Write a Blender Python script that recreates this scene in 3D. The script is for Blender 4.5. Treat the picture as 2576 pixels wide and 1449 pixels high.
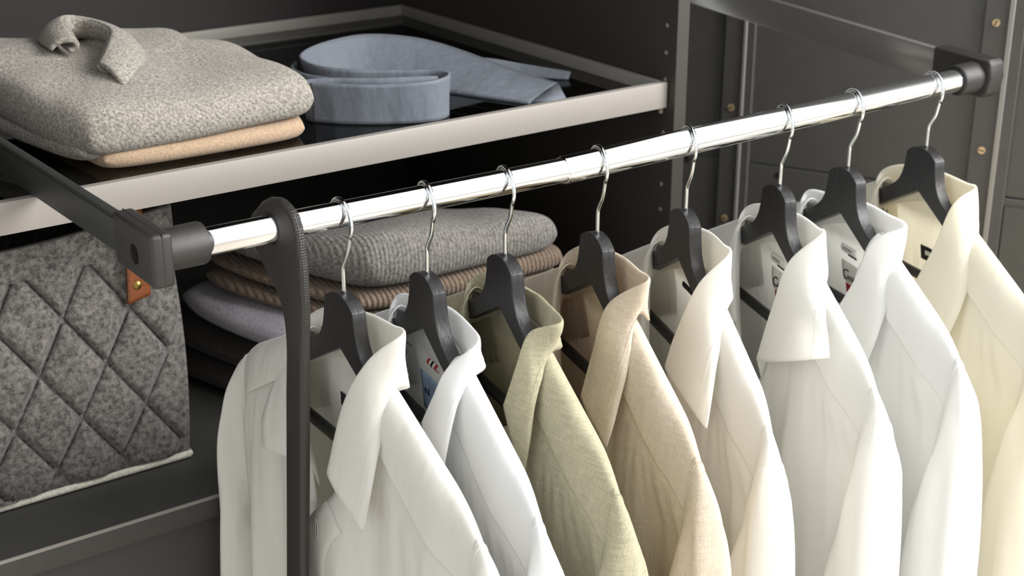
import bpy, bmesh, math, random
import numpy as np
from mathutils import Vector, Matrix, noise

for o in list(bpy.data.objects):
    bpy.data.objects.remove(o, do_unlink=True)
S = bpy.context.scene
COL = S.collection
R = math.radians
random.seed(7)

# ------------------------------------------------------------------ camera
# world: X along the hanging rail, Y into the wardrobe, Z up, metres; origin on the rail's left end
F_PX = 3800.0
YAW, PITCH = R(35.39), R(-21.4)
fw = Vector((math.sin(YAW) * math.cos(PITCH), math.cos(YAW) * math.cos(PITCH), math.sin(PITCH)))
rt = fw.cross(Vector((0, 0, 1))).normalized()
up = rt.cross(fw)
cd = bpy.data.cameras.new('camera')
cam = bpy.data.objects.new('camera', cd)
COL.objects.link(cam)
m = Matrix((rt, up, -fw)).transposed().to_4x4()
m.translation = Vector((-0.47055, -1.10996, 0.42149))
cam.matrix_world = m
cd.sensor_width = 36.0
cd.lens = F_PX / 2576.0 * 36.0
cd.clip_start = 0.02
cd.dof.use_dof = True
cd.dof.focus_distance = 1.42
cd.dof.aperture_fstop = 8.0
S.camera = cam

# ------------------------------------------------------------------ world and lights
w = bpy.data.worlds.new('world')
S.world = w
w.use_nodes = True
bg = w.node_tree.nodes['Background']
bg.inputs[0].default_value = (0.985, 0.995, 1.0, 1)
bg.inputs[1].default_value = 1.0


def area_light(name, loc, target, sx, sy, power, col=(1, 1, 1)):
    d = bpy.data.lights.new(name, 'AREA')
    d.shape = 'RECTANGLE'
    d.size, d.size_y, d.energy, d.color = sx, sy, power, col
    o = bpy.data.objects.new(name, d)
    COL.objects.link(o)
    o.location = loc
    o.rotation_euler = (Vector(target) - Vector(loc)).to_track_quat('-Z', 'Y').to_euler()
    return o


area_light('window_light', (2.0, -1.75, 1.45), (0.6, 0.0, -0.2), 2.0, 1.8, 168, (1.0, 0.995, 0.98))

S.view_settings.view_transform = 'Standard'
S.view_settings.look = 'None'
S.view_settings.exposure = 0.12
S.view_settings.gamma = 1.0
S.view_settings.use_curve_mapping = False
S.cycles.max_bounces = 10          # white cloth passes light on many times
S.cycles.diffuse_bounces = 6
S.cycles.transmission_bounces = 6


# ------------------------------------------------------------------ materials
def nodes_of(name):
    mt = bpy.data.materials.new(name)
    mt.use_nodes = True
    nt = mt.node_tree
    return mt, nt, nt.nodes['Principled BSDF'], nt.nodes['Material Output']


def srgb(h):
    h = h.lstrip('#')
    c = [int(h[i:i + 2], 16) / 255 for i in (0, 2, 4)]
    return tuple((x / 12.92 if x <= 0.04045 else ((x + 0.055) / 1.055) ** 2.4) for x in c) + (1,)


def simple(name, col, rough=0.5, metal=0.0, bump=0.0, bscale=300.0, spec=0.5, coat=0.0, stretch=(1, 1, 1), vary=0.0):
    mt, nt, p, out = nodes_of(name)
    p.inputs['Base Color'].default_value = col
    p.inputs['Roughness'].default_value = rough
    p.inputs['Metallic'].default_value = metal
    p.inputs['Specular IOR Level'].default_value = spec
    p.inputs['Coat Weight'].default_value = coat
    if bump or vary:
        tc = nt.nodes.new('ShaderNodeTexCoord')
        mp = nt.nodes.new('ShaderNodeMapping')
        mp.inputs['Scale'].default_value = stretch
        nt.links.new(tc.outputs['Object'], mp.inputs[0])
        n = nt.nodes.new('ShaderNodeTexNoise')
        n.inputs['Scale'].default_value = bscale
        n.inputs['Detail'].default_value = 4
        nt.links.new(mp.outputs[0], n.inputs['Vector'])
        if bump:
            b = nt.nodes.new('ShaderNodeBump')
            b.inputs['Strength'].default_value = bump
            b.inputs['Distance'].default_value = 0.001
            nt.links.new(n.outputs['Fac'], b.inputs['Height'])
            nt.links.new(b.outputs[0], p.inputs['Normal'])
        if vary:
            mx = nt.nodes.new('ShaderNodeMix')
            mx.data_type = 'RGBA'
            mx.inputs['A'].default_value = tuple(c * (1 - vary) for c in col[:3]) + (1,)
            mx.inputs['B'].default_value = tuple(min(1, c * (1 + vary)) for c in col[:3]) + (1,)
            rp = nt.nodes.new('ShaderNodeValToRGB')
            rp.color_ramp.elements[0].position = 0.35
            rp.color_ramp.elements[1].position = 0.65
            nt.links.new(n.outputs['Fac'], rp.inputs[0])
            nt.links.new(rp.outputs[0], mx.inputs['Factor'])
            nt.links.new(mx.outputs['Result'], p.inputs['Base Color'])
    return mt


def cloth(name, col, transl=0.25, wrinkle=0.25, weave=0.0, vary=0.0, wscale=14.0, sheen=0.1, rough=0.9):
    """woven shirt cloth: slightly see-through, soft wrinkles, optional slubby linen threads"""
    mt, nt, p, out = nodes_of(name)
    L = nt.links.new
    p.inputs['Roughness'].default_value = rough
    p.inputs['Specular IOR Level'].default_value = 0.15
    p.inputs['Sheen Weight'].default_value = sheen
    tc = nt.nodes.new('ShaderNodeTexCoord')

    def nz(scale, stretch, det=3.0):
        mp = nt.nodes.new('ShaderNodeMapping')
        mp.inputs['Scale'].default_value = stretch
        L(tc.outputs['Object'], mp.inputs[0])
        n = nt.nodes.new('ShaderNodeTexNoise')
        n.inputs['Scale'].default_value = scale
        n.inputs['Detail'].default_value = det
        L(mp.outputs[0], n.inputs['Vector'])
        return n.outputs['Fac']
    wr = nz(wscale, (1.0, 1.3, 0.45))
    b1 = nt.nodes.new('ShaderNodeBump')
    b1.inputs['Strength'].default_value = wrinkle
    b1.inputs['Distance'].default_value = 0.02
    L(wr, b1.inputs['Height'])
    th = nt.nodes.new('ShaderNodeMath')
    th.operation = 'ADD'
    L(nz(900, (0.7, 1.0, 0.06), 2), th.inputs[0])
    L(nz(900, (0.08, 0.06, 1.0), 2), th.inputs[1])
    b2 = nt.nodes.new('ShaderNodeBump')
    b2.inputs['Strength'].default_value = 0.12 + weave
    b2.inputs['Distance'].default_value = 0.0006
    L(th.outputs[0], b2.inputs['Height'])
    L(b1.outputs[0], b2.inputs['Normal'])
    L(b2.outputs[0], p.inputs['Normal'])
    mx = nt.nodes.new('ShaderNodeMix')
    mx.data_type = 'RGBA'
    mx.inputs['A'].default_value = tuple(c * (1 - vary) for c in col[:3]) + (1,)
    mx.inputs['B'].default_value = tuple(min(0.98, c * (1 + vary)) for c in col[:3]) + (1,)
    mr = nt.nodes.new('ShaderNodeMapRange')
    mr.inputs['From Min'].default_value = 0.7
    mr.inputs['From Max'].default_value = 1.3
    L(th.outputs[0], mr.inputs['Value'])
    L(mr.outputs[0], mx.inputs['Factor'])
    L(mx.outputs['Result'], p.inputs['Base Color'])
    tr = nt.nodes.new('ShaderNodeBsdfTranslucent')
    L(mx.outputs['Result'], tr.inputs['Color'])
    L(b2.outputs[0], tr.inputs['Normal'])
    ms = nt.nodes.new('ShaderNodeMixShader')
    ms.inputs[0].default_value = transl
    L(p.outputs[0], ms.inputs[1])
    L(tr.outputs[0], ms.inputs[2])
    L(ms.outputs[0], out.inputs[0])
    return mt


def knit(name, c1, c2, scale=260.0, bump=0.6, rib=0.0, ribscale=220.0, ribdir='X'):
    """felt, wool and knit: mottled yarn colour with a fuzzy or ribbed relief"""
    mt, nt, p, out = nodes_of(name)
    L = nt.links.new
    p.inputs['Roughness'].default_value = 0.95
    p.inputs['Specular IOR Level'].default_value = 0.1
    p.inputs['Sheen Weight'].default_value = 0.15
    tc = nt.nodes.new('ShaderNodeTexCoord')
    n = nt.nodes.new('ShaderNodeTexNoise')
    n.inputs['Scale'].default_value = scale
    n.inputs['Detail'].default_value = 5
    n.inputs['Roughness'].default_value = 0.7
    L(tc.outputs['Object'], n.inputs['Vector'])
    rp = nt.nodes.new('ShaderNodeValToRGB')
    rp.color_ramp.elements[0].position = 0.36
    rp.color_ramp.elements[0].color = c1
    rp.color_ramp.elements[1].position = 0.64
    rp.color_ramp.elements[1].color = c2
    L(n.outputs['Fac'], rp.inputs[0])
    L(rp.outputs[0], p.inputs['Base Color'])
    b = nt.nodes.new('ShaderNodeBump')
    b.inputs['Strength'].default_value = bump
    b.inputs['Distance'].default_value = 0.002
    L(n.outputs['Fac'], b.inputs['Height'])
    last = b
    if rib:
        wv = nt.nodes.new('ShaderNodeTexWave')
        wv.bands_direction = ribdir
        wv.inputs['Scale'].default_value = ribscale
        wv.inputs['Distortion'].default_value = 1.2
        wv.inputs['Detail'].default_value = 2
        wv.inputs['Detail Scale'].default_value = 0.5
        L(tc.outputs['Object'], wv.inputs['Vector'])
        b3 = nt.nodes.new('ShaderNodeBump')
        b3.inputs['Strength'].default_value = rib
        b3.inputs['Distance'].default_value = 0.003
        L(wv.outputs['Fac'], b3.inputs['Height'])
        L(b.outputs[0], b3.inputs['Normal'])
        last = b3
    L(last.outputs[0], p.inputs['Normal'])
    return mt


M = {
    'board_dark': simple('board_dark', srgb('#25211f'), 0.55, bump=0.05, bscale=60),
    'oak': simple('oak', srgb('#cfc5b8'), 0.45, bump=0.05, bscale=30, stretch=(0.15, 1, 1), vary=0.12),
    'board_dark_lit': simple('board_dark_lit', srgb('#3a3632'), 0.5, bump=0.05, bscale=60),  # same board as board_dark, with the partition's missing light put into colour
    'board_grey': simple('board_grey', srgb('#3b3a37'), 0.5, bump=0.04, bscale=80, vary=0.04),
    'door_grey': simple('door_grey', srgb('#494845'), 0.48, bump=0.03, bscale=40, vary=0.04),
    'strip_alu': simple('strip_alu', srgb('#8d8a86'), 0.4, metal=0.3),
    'brass': simple('brass', srgb('#c9b08c'), 0.35, metal=0.6),
    'hole': simple('hole', srgb('#0c0b0a'), 0.9),
    'pin': simple('pin', srgb('#8d8578'), 0.5),
    'chrome': simple('chrome', (0.93, 0.93, 0.93, 1), 0.035, metal=1.0),
    'wire': simple('wire', (0.82, 0.85, 0.85, 1), 0.12, metal=1.0),
    'arm_grey': simple('arm_grey', srgb('#3b3c3a'), 0.42, metal=0.35),
    'arm_gloss': simple('arm_gloss', srgb('#a5a3a0'), 0.22, metal=0.75, bump=0.12, bscale=9, stretch=(1, 0.35, 1)),
    'plastic': simple('plastic', srgb('#2b2927'), 0.4, bump=0.35, bscale=1500),
    'plastic_dark': simple('plastic_dark', srgb('#1c1a18'), 0.5),
    'rubber': simple('rubber', srgb('#37322e'), 0.42, bump=0.1, bscale=500),
    'hanger': simple('hanger', srgb('#282727'), 0.40, bump=0.5, bscale=260, stretch=(1, 1, 0.12), spec=0.4),
    'alu_shelf': simple('alu_shelf', srgb('#96908a'), 0.42, metal=0.15, bump=0.03, bscale=200, stretch=(0.05, 1, 1)),
    'alu_rim': simple('alu_rim', srgb('#949088'), 0.45, metal=0.2),
    'leather': simple('leather', srgb('#74401f'), 0.5, bump=0.4, bscale=300, vary=0.15),
    'rivet': simple('rivet', srgb('#8a7440'), 0.35, metal=0.9),
    'felt': knit('felt', srgb('#403d3b'), srgb('#787470'), 170, 0.6),
    'felt_edge': knit('felt_edge', srgb('#b7b2a4'), srgb('#d8d3c6'), 300, 0.6),
    'wool_grey': knit('wool_grey', srgb('#79746c'), srgb('#b9b2a7'), 330, 1.0, rib=0.15, ribscale=95, ribdir='DIAGONAL'),
    'wool_grey_low': knit('wool_grey_low', srgb('#5f5c58'), srgb('#94908a'), 260, 0.8, rib=0.35, ribscale=60, ribdir='X'),
    'wool_beige': knit('wool_beige', srgb('#9b8570'), srgb('#b9a086'), 420, 0.4),
    'wool_brown': knit('wool_brown', srgb('#685b4f'), srgb('#8e7a69'), 300, 0.6, rib=0.8, ribscale=50, ribdir='X'),
    'wool_lilac': knit('wool_lilac', srgb('#96929a'), srgb('#b5b0b6'), 300, 0.4),
    'wool_dark': knit('wool_dark', srgb('#2c2826'), srgb('#3d3835'), 300, 0.4),
    'tie': cloth('tie', srgb('#686d75'), 0.0, 0.3, 0.1, 0.08, 20, 0.05, 0.55),
    'label_white': simple('label_white', srgb('#dedbd6'), 0.8),
    'label_black': simple('label_black', srgb('#17161a'), 0.8),
    'label_blue': simple('label_blue', srgb('#9fb6d6'), 0.8, vary=0.06, bscale=900),
    'label_red': simple('label_red', srgb('#a8202c'), 0.8),
    'label_grey': simple('label_grey', srgb('#9a9a9c'), 0.7),
    'button': simple('button', srgb('#d9d5cc'), 0.3),
}
# glass of the shelf
mt, nt, p, out = nodes_of('smoked_glass')
tb = nt.nodes.new('ShaderNodeBsdfTransparent')
tb.inputs[0].default_value = (0.86, 0.86, 0.83, 1)
gl = nt.nodes.new('ShaderNodeBsdfGlossy')
gl.inputs['Roughness'].default_value = 0.02
fn = nt.nodes.new('ShaderNodeFresnel')
fn.inputs[0].default_value = 1.5
mx = nt.nodes.new('ShaderNodeMixShader')
nt.links.new(fn.outputs[0], mx.inputs[0])
nt.links.new(tb.outputs[0], mx.inputs[1])
nt.links.new(gl.outputs[0], mx.inputs[2])
nt.links.new(mx.outputs[0], out.inputs[0])
M['glass'] = mt
# pull-rod grip with a stippled relief
mt, nt, p, out = nodes_of('stipple')
p.inputs['Base Color'].default_value = srgb('#282523')
p.inputs['Roughness'].default_value = 0.4
tc = nt.nodes.new('ShaderNodeTexCoord')
vo = nt.nodes.new('ShaderNodeTexVoronoi')
vo.inputs['Scale'].default_value = 420
vo.inputs['Randomness'].default_value = 0.12
bp = nt.nodes.new('ShaderNodeBump')
bp.inputs['Strength'].default_value = 0.9
bp.inputs['Distance'].default_value = 0.0012
bp.invert = True
nt.links.new(tc.outputs['Object'], vo.inputs['Vector'])
sx = nt.nodes.new('ShaderNodeSeparateXYZ')
nt.links.new(tc.outputs['Object'], sx.inputs[0])
fd = nt.nodes.new('ShaderNodeMapRange')
fd.inputs['From Min'].default_value = -0.125
fd.inputs['From Max'].default_value = -0.085
fd.inputs['To Max'].default_value = 0.9
nt.links.new(sx.outputs['Z'], fd.inputs['Value'])
nt.links.new(fd.outputs[0], bp.inputs['Strength'])
nt.links.new(vo.outputs['Distance'], bp.inputs['Height'])
nt.links.new(bp.outputs[0], p.inputs['Normal'])
M['stipple'] = mt


# ------------------------------------------------------------------ mesh helpers
def mesh_obj(name, verts, faces, mat, parent=None, smooth=True):
    me = bpy.data.meshes.new(name)
    me.from_pydata([tuple(map(float, v)) for v in verts], [], faces)
    me.update()
    if smooth:
        me.polygons.foreach_set('use_smooth', [True] * len(me.polygons))
    o = bpy.data.objects.new(name, me)
    COL.objects.link(o)
    if mat:
        me.materials.append(M[mat] if isinstance(mat, str) else mat)
    if parent:
        o.parent = parent
    return o


def thing(name, label, cat, loc=(0, 0, 0), rotz=0.0, group=None):
    o = bpy.data.objects.new(name, None)
    o.empty_display_size = 0.02
    COL.objects.link(o)
    o.location = loc
    o.rotation_euler = (0, 0, rotz)
    return tag(o, label, cat, group)


def tag(o, label, cat, group=None):
    o['label'] = label
    o['category'] = cat
    if group:
        o['group'] = group
    return o


def struct(o, label=None):
    o['kind'] = 'structure'
    if label:
        o['label'] = label
    return o


def grid(name, P, mat, parent=None, wrap_u=False, wrap_v=False, solid=0.0, sub=0, flip=False):
    """P: array (nu, nv, 3)"""
    nu, nv = P.shape[:2]
    f = []
    for i in range(nu if wrap_u else nu - 1):
        for j in range(nv if wrap_v else nv - 1):
            a, b = i * nv + j, ((i + 1) % nu) * nv + j
            c, d = ((i + 1) % nu) * nv + (j + 1) % nv, i * nv + (j + 1) % nv
            f.append((a, d, c, b) if flip else (a, b, c, d))
    o = mesh_obj(name, P.reshape(-1, 3), f, mat, parent)
    if solid:
        md = o.modifiers.new('thick', 'SOLIDIFY')
        md.thickness = solid
        md.offset = 0
    if sub:
        md = o.modifiers.new('sub', 'SUBSURF')
        md.levels = md.render_levels = sub
    return o


def box(name, lo, hi, mat, parent=None, bevel=0.0, seg=2, rot=None):
    lo, hi = Vector(lo), Vector(hi)
    bm = bmesh.new()
    bmesh.ops.create_cube(bm, size=1.0)
    for v in bm.verts:
        v.co = Vector(((v.co.x + .5) * (hi.x - lo.x) + lo.x, (v.co.y + .5) * (hi.y - lo.y) + lo.y, (v.co.z + .5) * (hi.z - lo.z) + lo.z))
    if bevel:
        bmesh.ops.bevel(bm, geom=list(bm.edges), offset=bevel, segments=seg, profile=0.5, affect='EDGES')
    me = bpy.data.meshes.new(name)
    bm.to_mesh(me)
    bm.free()
    o = bpy.data.objects.new(name, me)
    COL.objects.link(o)
    me.materials.append(M[mat] if isinstance(mat, str) else mat)
    if bevel:
        me.polygons.foreach_set('use_smooth', [True] * len(me.polygons))
        me.set_sharp_from_angle(angle=R(40))
    if parent:
        o.parent = parent
    return o


def tube_pts(path, rad, seg=14, closed=False, ell=None):
    """sweep a circle along path -> array (n, seg, 3); rad scalar or list"""
    path = np.array(path, float)
    n = len(path)
    rad = np.full(n, rad) if np.isscalar(rad) else np.array(rad)
    tang = np.gradient(path, axis=0)
    tang /= np.linalg.norm(tang, axis=1)[:, None]
    ref = np.array([1.0, 0, 0]) if abs(tang[0][0]) < 0.8 else np.array([0, 0, 1.0])
    out = []
    for k in range(n):
        a = ref - tang[k] * (ref @ tang[k])
        a /= np.linalg.norm(a)
        ref = a
        b = np.cross(tang[k], a)
        th = np.linspace(0, 2 * math.pi, seg, endpoint=False)
        ea, eb = (1, 1) if ell is None else ell
        out.append(path[k] + rad[k] * (ea * np.outer(np.cos(th), a) + eb * np.outer(np.sin(th), b)))
    return np.array(out)


def tube(name, path, rad, mat, parent=None, seg=14, ell=None, caps=True):
    P = tube_pts(path, rad, seg, ell=ell)
    o = grid(name, P, mat, parent, wrap_v=True)
    if caps:
        bm = bmesh.new()
        bm.from_mesh(o.data)
        bm.verts.ensure_lookup_table()
        n = len(P)
        for r0 in (list(range(seg))[::-1], list(range((n - 1) * seg, n * seg))):
            try:
                fc = bm.faces.new([bm.verts[i] for i in r0])
                fc.smooth = False
            except ValueError:
                pass
        bmesh.ops.recalc_face_normals(bm, faces=bm.faces)
        bm.to_mesh(o.data)
        bm.free()
    return o


def lathe_x(name, prof, mat, parent=None, seg=48, origin=(0, 0, 0)):
    """revolve (x, r) profile round the X axis"""
    th = np.linspace(0, 2 * math.pi, seg, endpoint=False)
    P = np.array([[(origin[0] + x, origin[1] + r * math.cos(t), origin[2] + r * math.sin(t)) for t in th] for x, r in prof])
    o = grid(name, P, mat, parent, wrap_v=True, flip=True)
    o.data.set_sharp_from_angle(angle=R(35))
    return o


def prism(name, outline, x0, x1, mat, parent=None, bevel=0.0, seg=2, axis='X'):
    """extrude a (y, z) outline along X"""
    bm = bmesh.new()
    n = len(outline)
    a = [bm.verts.new((x0, y, z)) for y, z in outline]
    b = [bm.verts.new((x1, y, z)) for y, z in outline]
    bm.faces.new(a)
    bm.faces.new(b[::-1])
    for i in range(n):
        bm.faces.new((a[i], b[i], b[(i + 1) % n], a[(i + 1) % n]))
    bmesh.ops.recalc_face_normals(bm, faces=bm.faces)
    if bevel:
        ed = [e for e in bm.edges if e.is_manifold and e.calc_face_angle(0) > R(40)]
        bmesh.ops.bevel(bm, geom=ed, offset=bevel, segments=seg, profile=0.5, affect='EDGES', clamp_overlap=True)
    me = bpy.data.meshes.new(name)
    bm.to_mesh(me)
    bm.free()
    o = bpy.data.objects.new(name, me)
    COL.objects.link(o)
    me.materials.append(M[mat])
    me.polygons.foreach_set('use_smooth', [True] * len(me.polygons))
    me.set_sharp_from_angle(angle=R(30))
    if parent:
        o.parent = parent
    return o


def cut(o, cutter):
    """subtract cutter from o for good and delete the cutter"""
    md = o.modifiers.new('cut', 'BOOLEAN')
    md.object = cutter
    md.operation = 'DIFFERENCE'
    md.solver = 'EXACT'
    dg = bpy.context.evaluated_depsgraph_get()
    dg.update()
    me = bpy.data.meshes.new_from_object(o.evaluated_get(dg))
    o.modifiers.clear()
    o.data = me
    bpy.data.objects.remove(cutter, do_unlink=True)
    me.set_sharp_from_angle(angle=R(30))


def spline(keys, n, u=None, q=None):
    """smooth curve through keys (k, d) at parameters q (default even), sampled at u or n even points"""
    K = np.array(keys, float)
    q = np.linspace(0, 1, len(K)) if q is None else np.array(q, float)
    u = np.linspace(0, 1, n) if u is None else np.array(u, float)
    T = np.zeros_like(K)
    dq = np.diff(q)[:, None]
    s = np.diff(K, axis=0) / dq
    T[1:-1] = (s[:-1] * dq[1:] + s[1:] * dq[:-1]) / (dq[1:] + dq[:-1])
    T[0], T[-1] = s[0], s[-1]
    i = np.clip(np.searchsorted(q, u, side='right') - 1, 0, len(q) - 2)
    h = (q[i + 1] - q[i])[:, None]
    t = ((u - q[i]) / (q[i + 1] - q[i]))[:, None]
    return ((2 * t**3 - 3 * t**2 + 1) * K[i] + (t**3 - 2 * t**2 + t) * h * T[i] + (-2 * t**3 + 3 * t**2) * K[i + 1] + (t**3 - t**2) * h * T[i + 1])


def sstep(a, b, x):
    t = np.clip((x - a) / (b - a), 0, 1)
    return t * t * (3 - 2 * t)


def nz3(x, y, z):
    return noise.noise(Vector((x, y, z)))


# ------------------------------------------------------------------ the wardrobe itself
YF = 0.25            # front plane of the wardrobe boards
ZS = -0.016          # top of the glass shelf
ZG = ZS - 0.0150     # the glass lies a little below the frame's top edge
ZL = -0.3835         # top of the lower shelf
ON_GLASS = Vector((0.026, 0.046, -0.0150))   # offset of the things lying on the glass
struct(box('floor', (-3.2, -4.2, -1.23), (3.6, 0.89, -1.20), 'oak'), 'pale oak floor of the room, added out of view for reflections')  # unseen floor, added so the chrome rail reflects something warm below
struct(box('wall_back', (-0.30, 0.870, -1.2), (0.76, 0.89, 0.62), 'board_dark'), 'dark wardrobe back panel')
wr = struct(box('wall_right', (0.7300, 0.238, -1.2), (0.7490, 0.87, 0.62), 'board_dark_lit', bevel=0.0008, seg=1), 'dark wardrobe partition with shelf pin holes')
struct(box('wall_left', (-0.32, 0.238, -1.2), (-0.30, 0.89, 0.62), 'board_dark'), 'dark wardrobe side panel')
struct(box('ceiling', (-0.32, 0.238, 0.62), (0.76, 0.89, 0.64), 'board_dark'), 'unseen dark wardrobe top board added to block light')  # unseen top board, added to keep world light out of the interior
pin = None
for k in range(-7, 5):
    z = -0.0145 + 0.0333 * k
    if z > 0.09 or abs(z + 0.03) < 0.012 or z < -0.26:
        continue
    if pin is None:
        pin = lathe_x('shelf_pin_hole', [(-0.0006, 0.0), (-0.0006, 0.0024), (0.0004, 0.003)], 'pin', wr, 14)
        pin.location = (0.7300, 0.257, z)
    else:
        c = pin.copy()
        COL.objects.link(c)
        c.location = (0.7300, 0.257, z)

# panelled door standing open, oblique behind the right end of the rail
DP = Vector((1.29, 0.0, 0.0))
DD = Vector((-0.466, 0.885, 0.0))
door = bpy.data.objects.new('door_1', None)
COL.objects.link(door)
struct(door, 'grey panelled wardrobe door standing open behind the rail')
door.location = DP
door.rotation_euler = (0, 0, math.atan2(DD.y, DD.x))   # local x along the door, local +y faces the camera


def dbox(name, t0, t1, z0, z1, d0, d1, mat, bevel=0.001):
    return box(name, (t0, d0, z0), (t1, d1, z1), mat, door, bevel, 1)


dbox('panel', -0.30, 0.80, -0.220, 0.62, -0.02, 0.0, 'door_grey')
dbox('panel', -0.30, 0.80, -1.20, -0.2222, -0.0205, 0.0012, 'door_grey')
dbox('stile', 0.495, 0.540, -1.20, 0.62, -0.002, 0.007, 'door_grey')
dbox('stile', 0.128, 0.181, -1.20, 0.62, -0.002, 0.007, 'door_grey')
dbox('stile', 0.612, 0.80, -1.20, 0.62, -0.002, 0.006, 'door_grey')
dbox('edge_strip', 0.5065, 0.5115, -1.20, 0.62, 0.006, 0.0105, 'strip_alu', 0.0008)
dbox('edge_strip', 0.1425, 0.1495, -1.20, 0.62, 0.006, 0.0105, 'strip_alu', 0.0008)
dbox('inset_panel', -0.28, 0.126, -1.15, -0.232, 0.0, 0.004, 'door_grey')


def screw(t, z):
    s = lathe_x('screw', [(0.0, 0.0), (0.0003, 0.0022), (0.0, 0.0050), (-0.0016, 0.0056), (-0.003, 0.0056)], 'brass', door, 20)
    s.rotation_euler = (0, 0, R(90))
    s.location = (t, 0.0085, z)
    sl = box('slot', (-0.0002, -0.0042, -0.0006), (0.00065, 0.0042, 0.0006), 'hole', s)
    sl.rotation_euler = (R(30 + 40 * math.sin(90 * z)), 0, 0)


for t, z in ((0.5255, -0.1395), (0.5265, -0.3102), (0.1652, 0.0181), (0.1648, -0.1571), (0.5255, 0.035), (0.165, -0.335)):
    screw(t, z)
for t, z, y in ((0.4501, -0.2344, 0.0016), (0.592, -0.2285, 0.0016)):
    h = lathe_x('bore_hole', [(0.0003, 0.0), (0.0003, 0.0042), (-0.001, 0.0048)], 'hole', door, 18)
    h.rotation_euler = (0, 0, R(90))
    h.location = (t, y, z)

# lower shelf and the drawer front below it
ls = box('lower_shelf', (-0.30, YF, ZL - 0.027), (0.73, 0.87, ZL), 'board_grey', bevel=0.0012)
box('edge_band', (-0.30, YF - 0.0006, ZL - 0.0035), (0.73, YF + 0.0005, ZL + 0.0004), 'strip_alu', ls)
tag(ls, 'dark grey lower shelf board under the felt basket and knitwear stack', 'shelf')
dr = box('drawer_front', (-0.297, YF + 0.012, ZL - 0.30), (0.727, YF + 0.030, ZL - 0.030), 'board_grey', bevel=0.001)
tag(dr, 'plain dark drawer front just below the lower shelf edge', 'drawer')
bs = box('wardrobe_plinth', (-0.298, YF + 0.012, -1.20), (0.728, 0.86, ZL - 0.302), 'board_dark')
tag(bs, 'dark base unit of the wardrobe under the drawer front', 'cabinet')

# glass shelf in an aluminium frame
gs = thing('glass_shelf', 'smoked glass shelf in pale aluminium frame carrying grey sweater and tie', 'shelf', (0, 0, 0))
XR, XL, YB = 0.7285, -0.30, 0.866
prof_h = 0.0318
box('front_rail', (XL, YF, ZS - prof_h), (XR, YF + 0.010, ZS), 'alu_shelf', gs, 0.0007)
box('back_rail', (XL, YB - 0.008, ZS - 0.0318), (XR, YB, ZS), 'alu_rim', gs, 0.001)
box('side_rail', (XR - 0.008, YF + 0.010, ZS - 0.0318), (XR, YB - 0.008, ZS), 'alu_rim', gs, 0.001)
box('side_rail', (XL, YF + 0.010, ZS - 0.0318), (XL + 0.008, YB - 0.008, ZS), 'alu_rim', gs, 0.001)
box('glass_panel', (XL + 0.0082, YF + 0.0102, ZG - 0.0060), (XR - 0.0082, YB - 0.0082, ZG), 'glass', gs, 0.0006, 1)
pn = lathe_x('shelf_pin', [(-0.004, 0), (-0.004, 0.003), (0.004, 0.003), (0.004, 0)], 'pin', gs, 12)
pn.location = (0.7265, 0.259, ZS - 0.036)
pn.rotation_euler = (0, R(90), 0)


# ------------------------------------------------------------------ the lift: rail, sockets, caps and arms
def zr(x):           # the loaded rail sags a few millimetres at its joint
    return -0.0040 * x / 0.378 if x < 0.378 else -0.0040 + 0.0080 * (x - 0.378) / 0.577


RL, RR = 0.0121, 0.0137
lift = thing('wardrobe_lift', 'pull-down wardrobe lift with telescopic chrome rail and two side arms', 'clothes rail')
tube('rail_tube', [(-0.02, 0, 0), (0.1, 0, zr(0.1)), (0.378, 0, zr(0.378)), (0.40, 0, zr(0.378))], RL, 'chrome', lift, 64)
rp = tube_pts([(0.377, 0, zr(0.378)), (0.3777, 0, zr(0.378)), (0.379, 0, zr(0.379)), (0.7, 0, zr(0.7)), (0.965, 0, zr(0.955))],
              [RL + 0.0001, RR - 0.0004, RR, RR, RR], 64)
o = grid('rail_tube', rp, 'chrome', lift, wrap_v=True)
o.data.set_sharp_from_angle(angle=R(50))
lathe_x('socket', [(-0.036, 0.0180), (0.0005, 0.0182), (0.0035, 0.0172), (0.004, 0.0160), (0.004, 0.0122)], 'plastic', lift, 64)
cp = box('end_cap', (-0.0500, -0.022, -0.0245), (-0.0310, 0.0600, 0.0215), 'plastic', lift, 0.0035, 3)
cu = lathe_x('cutter', [(-0.03, 0.0001), (-0.03, 0.0088), (0.03, 0.0088), (0.03, 0.0001)], 'hole', None, 32, (-0.045, 0.016, -0.004))
bm = bmesh.new(); bm.from_mesh(cu.data); bmesh.ops.holes_fill(bm, edges=bm.edges); bmesh.ops.recalc_face_normals(bm, faces=bm.faces); bm.to_mesh(cu.data); bm.free()
cut(cp, cu)
lathe_x('bore', [(0.0, 0.0), (0.0, 0.0086), (-0.0005, 0.0087)], 'plastic_dark', cp, 24, (-0.0405, 0.016, -0.004))
box('mould_seam', (-0.0400, -0.0223, -0.0205), (-0.0394, 0.0603, 0.0217), 'plastic', cp)
# right-hand end
lathe_x('socket', [(0.952, 0.0143), (0.9525, 0.0170), (0.955, 0.0182), (0.992, 0.0186)], 'plastic', lift, 64, (0, 0, zr(0.955)))
lathe_x('socket_ring', [(0.9520, 0.0136), (0.9518, 0.0165), (0.9530, 0.0172)], 'plastic_dark', lift, 64, (0, 0, zr(0.955)))
prism('end_cap', [(0.062, -0.020), (0.062, 0.0290), (-0.018, 0.0270), (-0.0225, 0.0235), (-0.0255, 0.006), (-0.0215, -0.0135), (-0.0130, -0.0195)],
      0.984, 1.009, 'plastic', lift, 0.003, 3)


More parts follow.
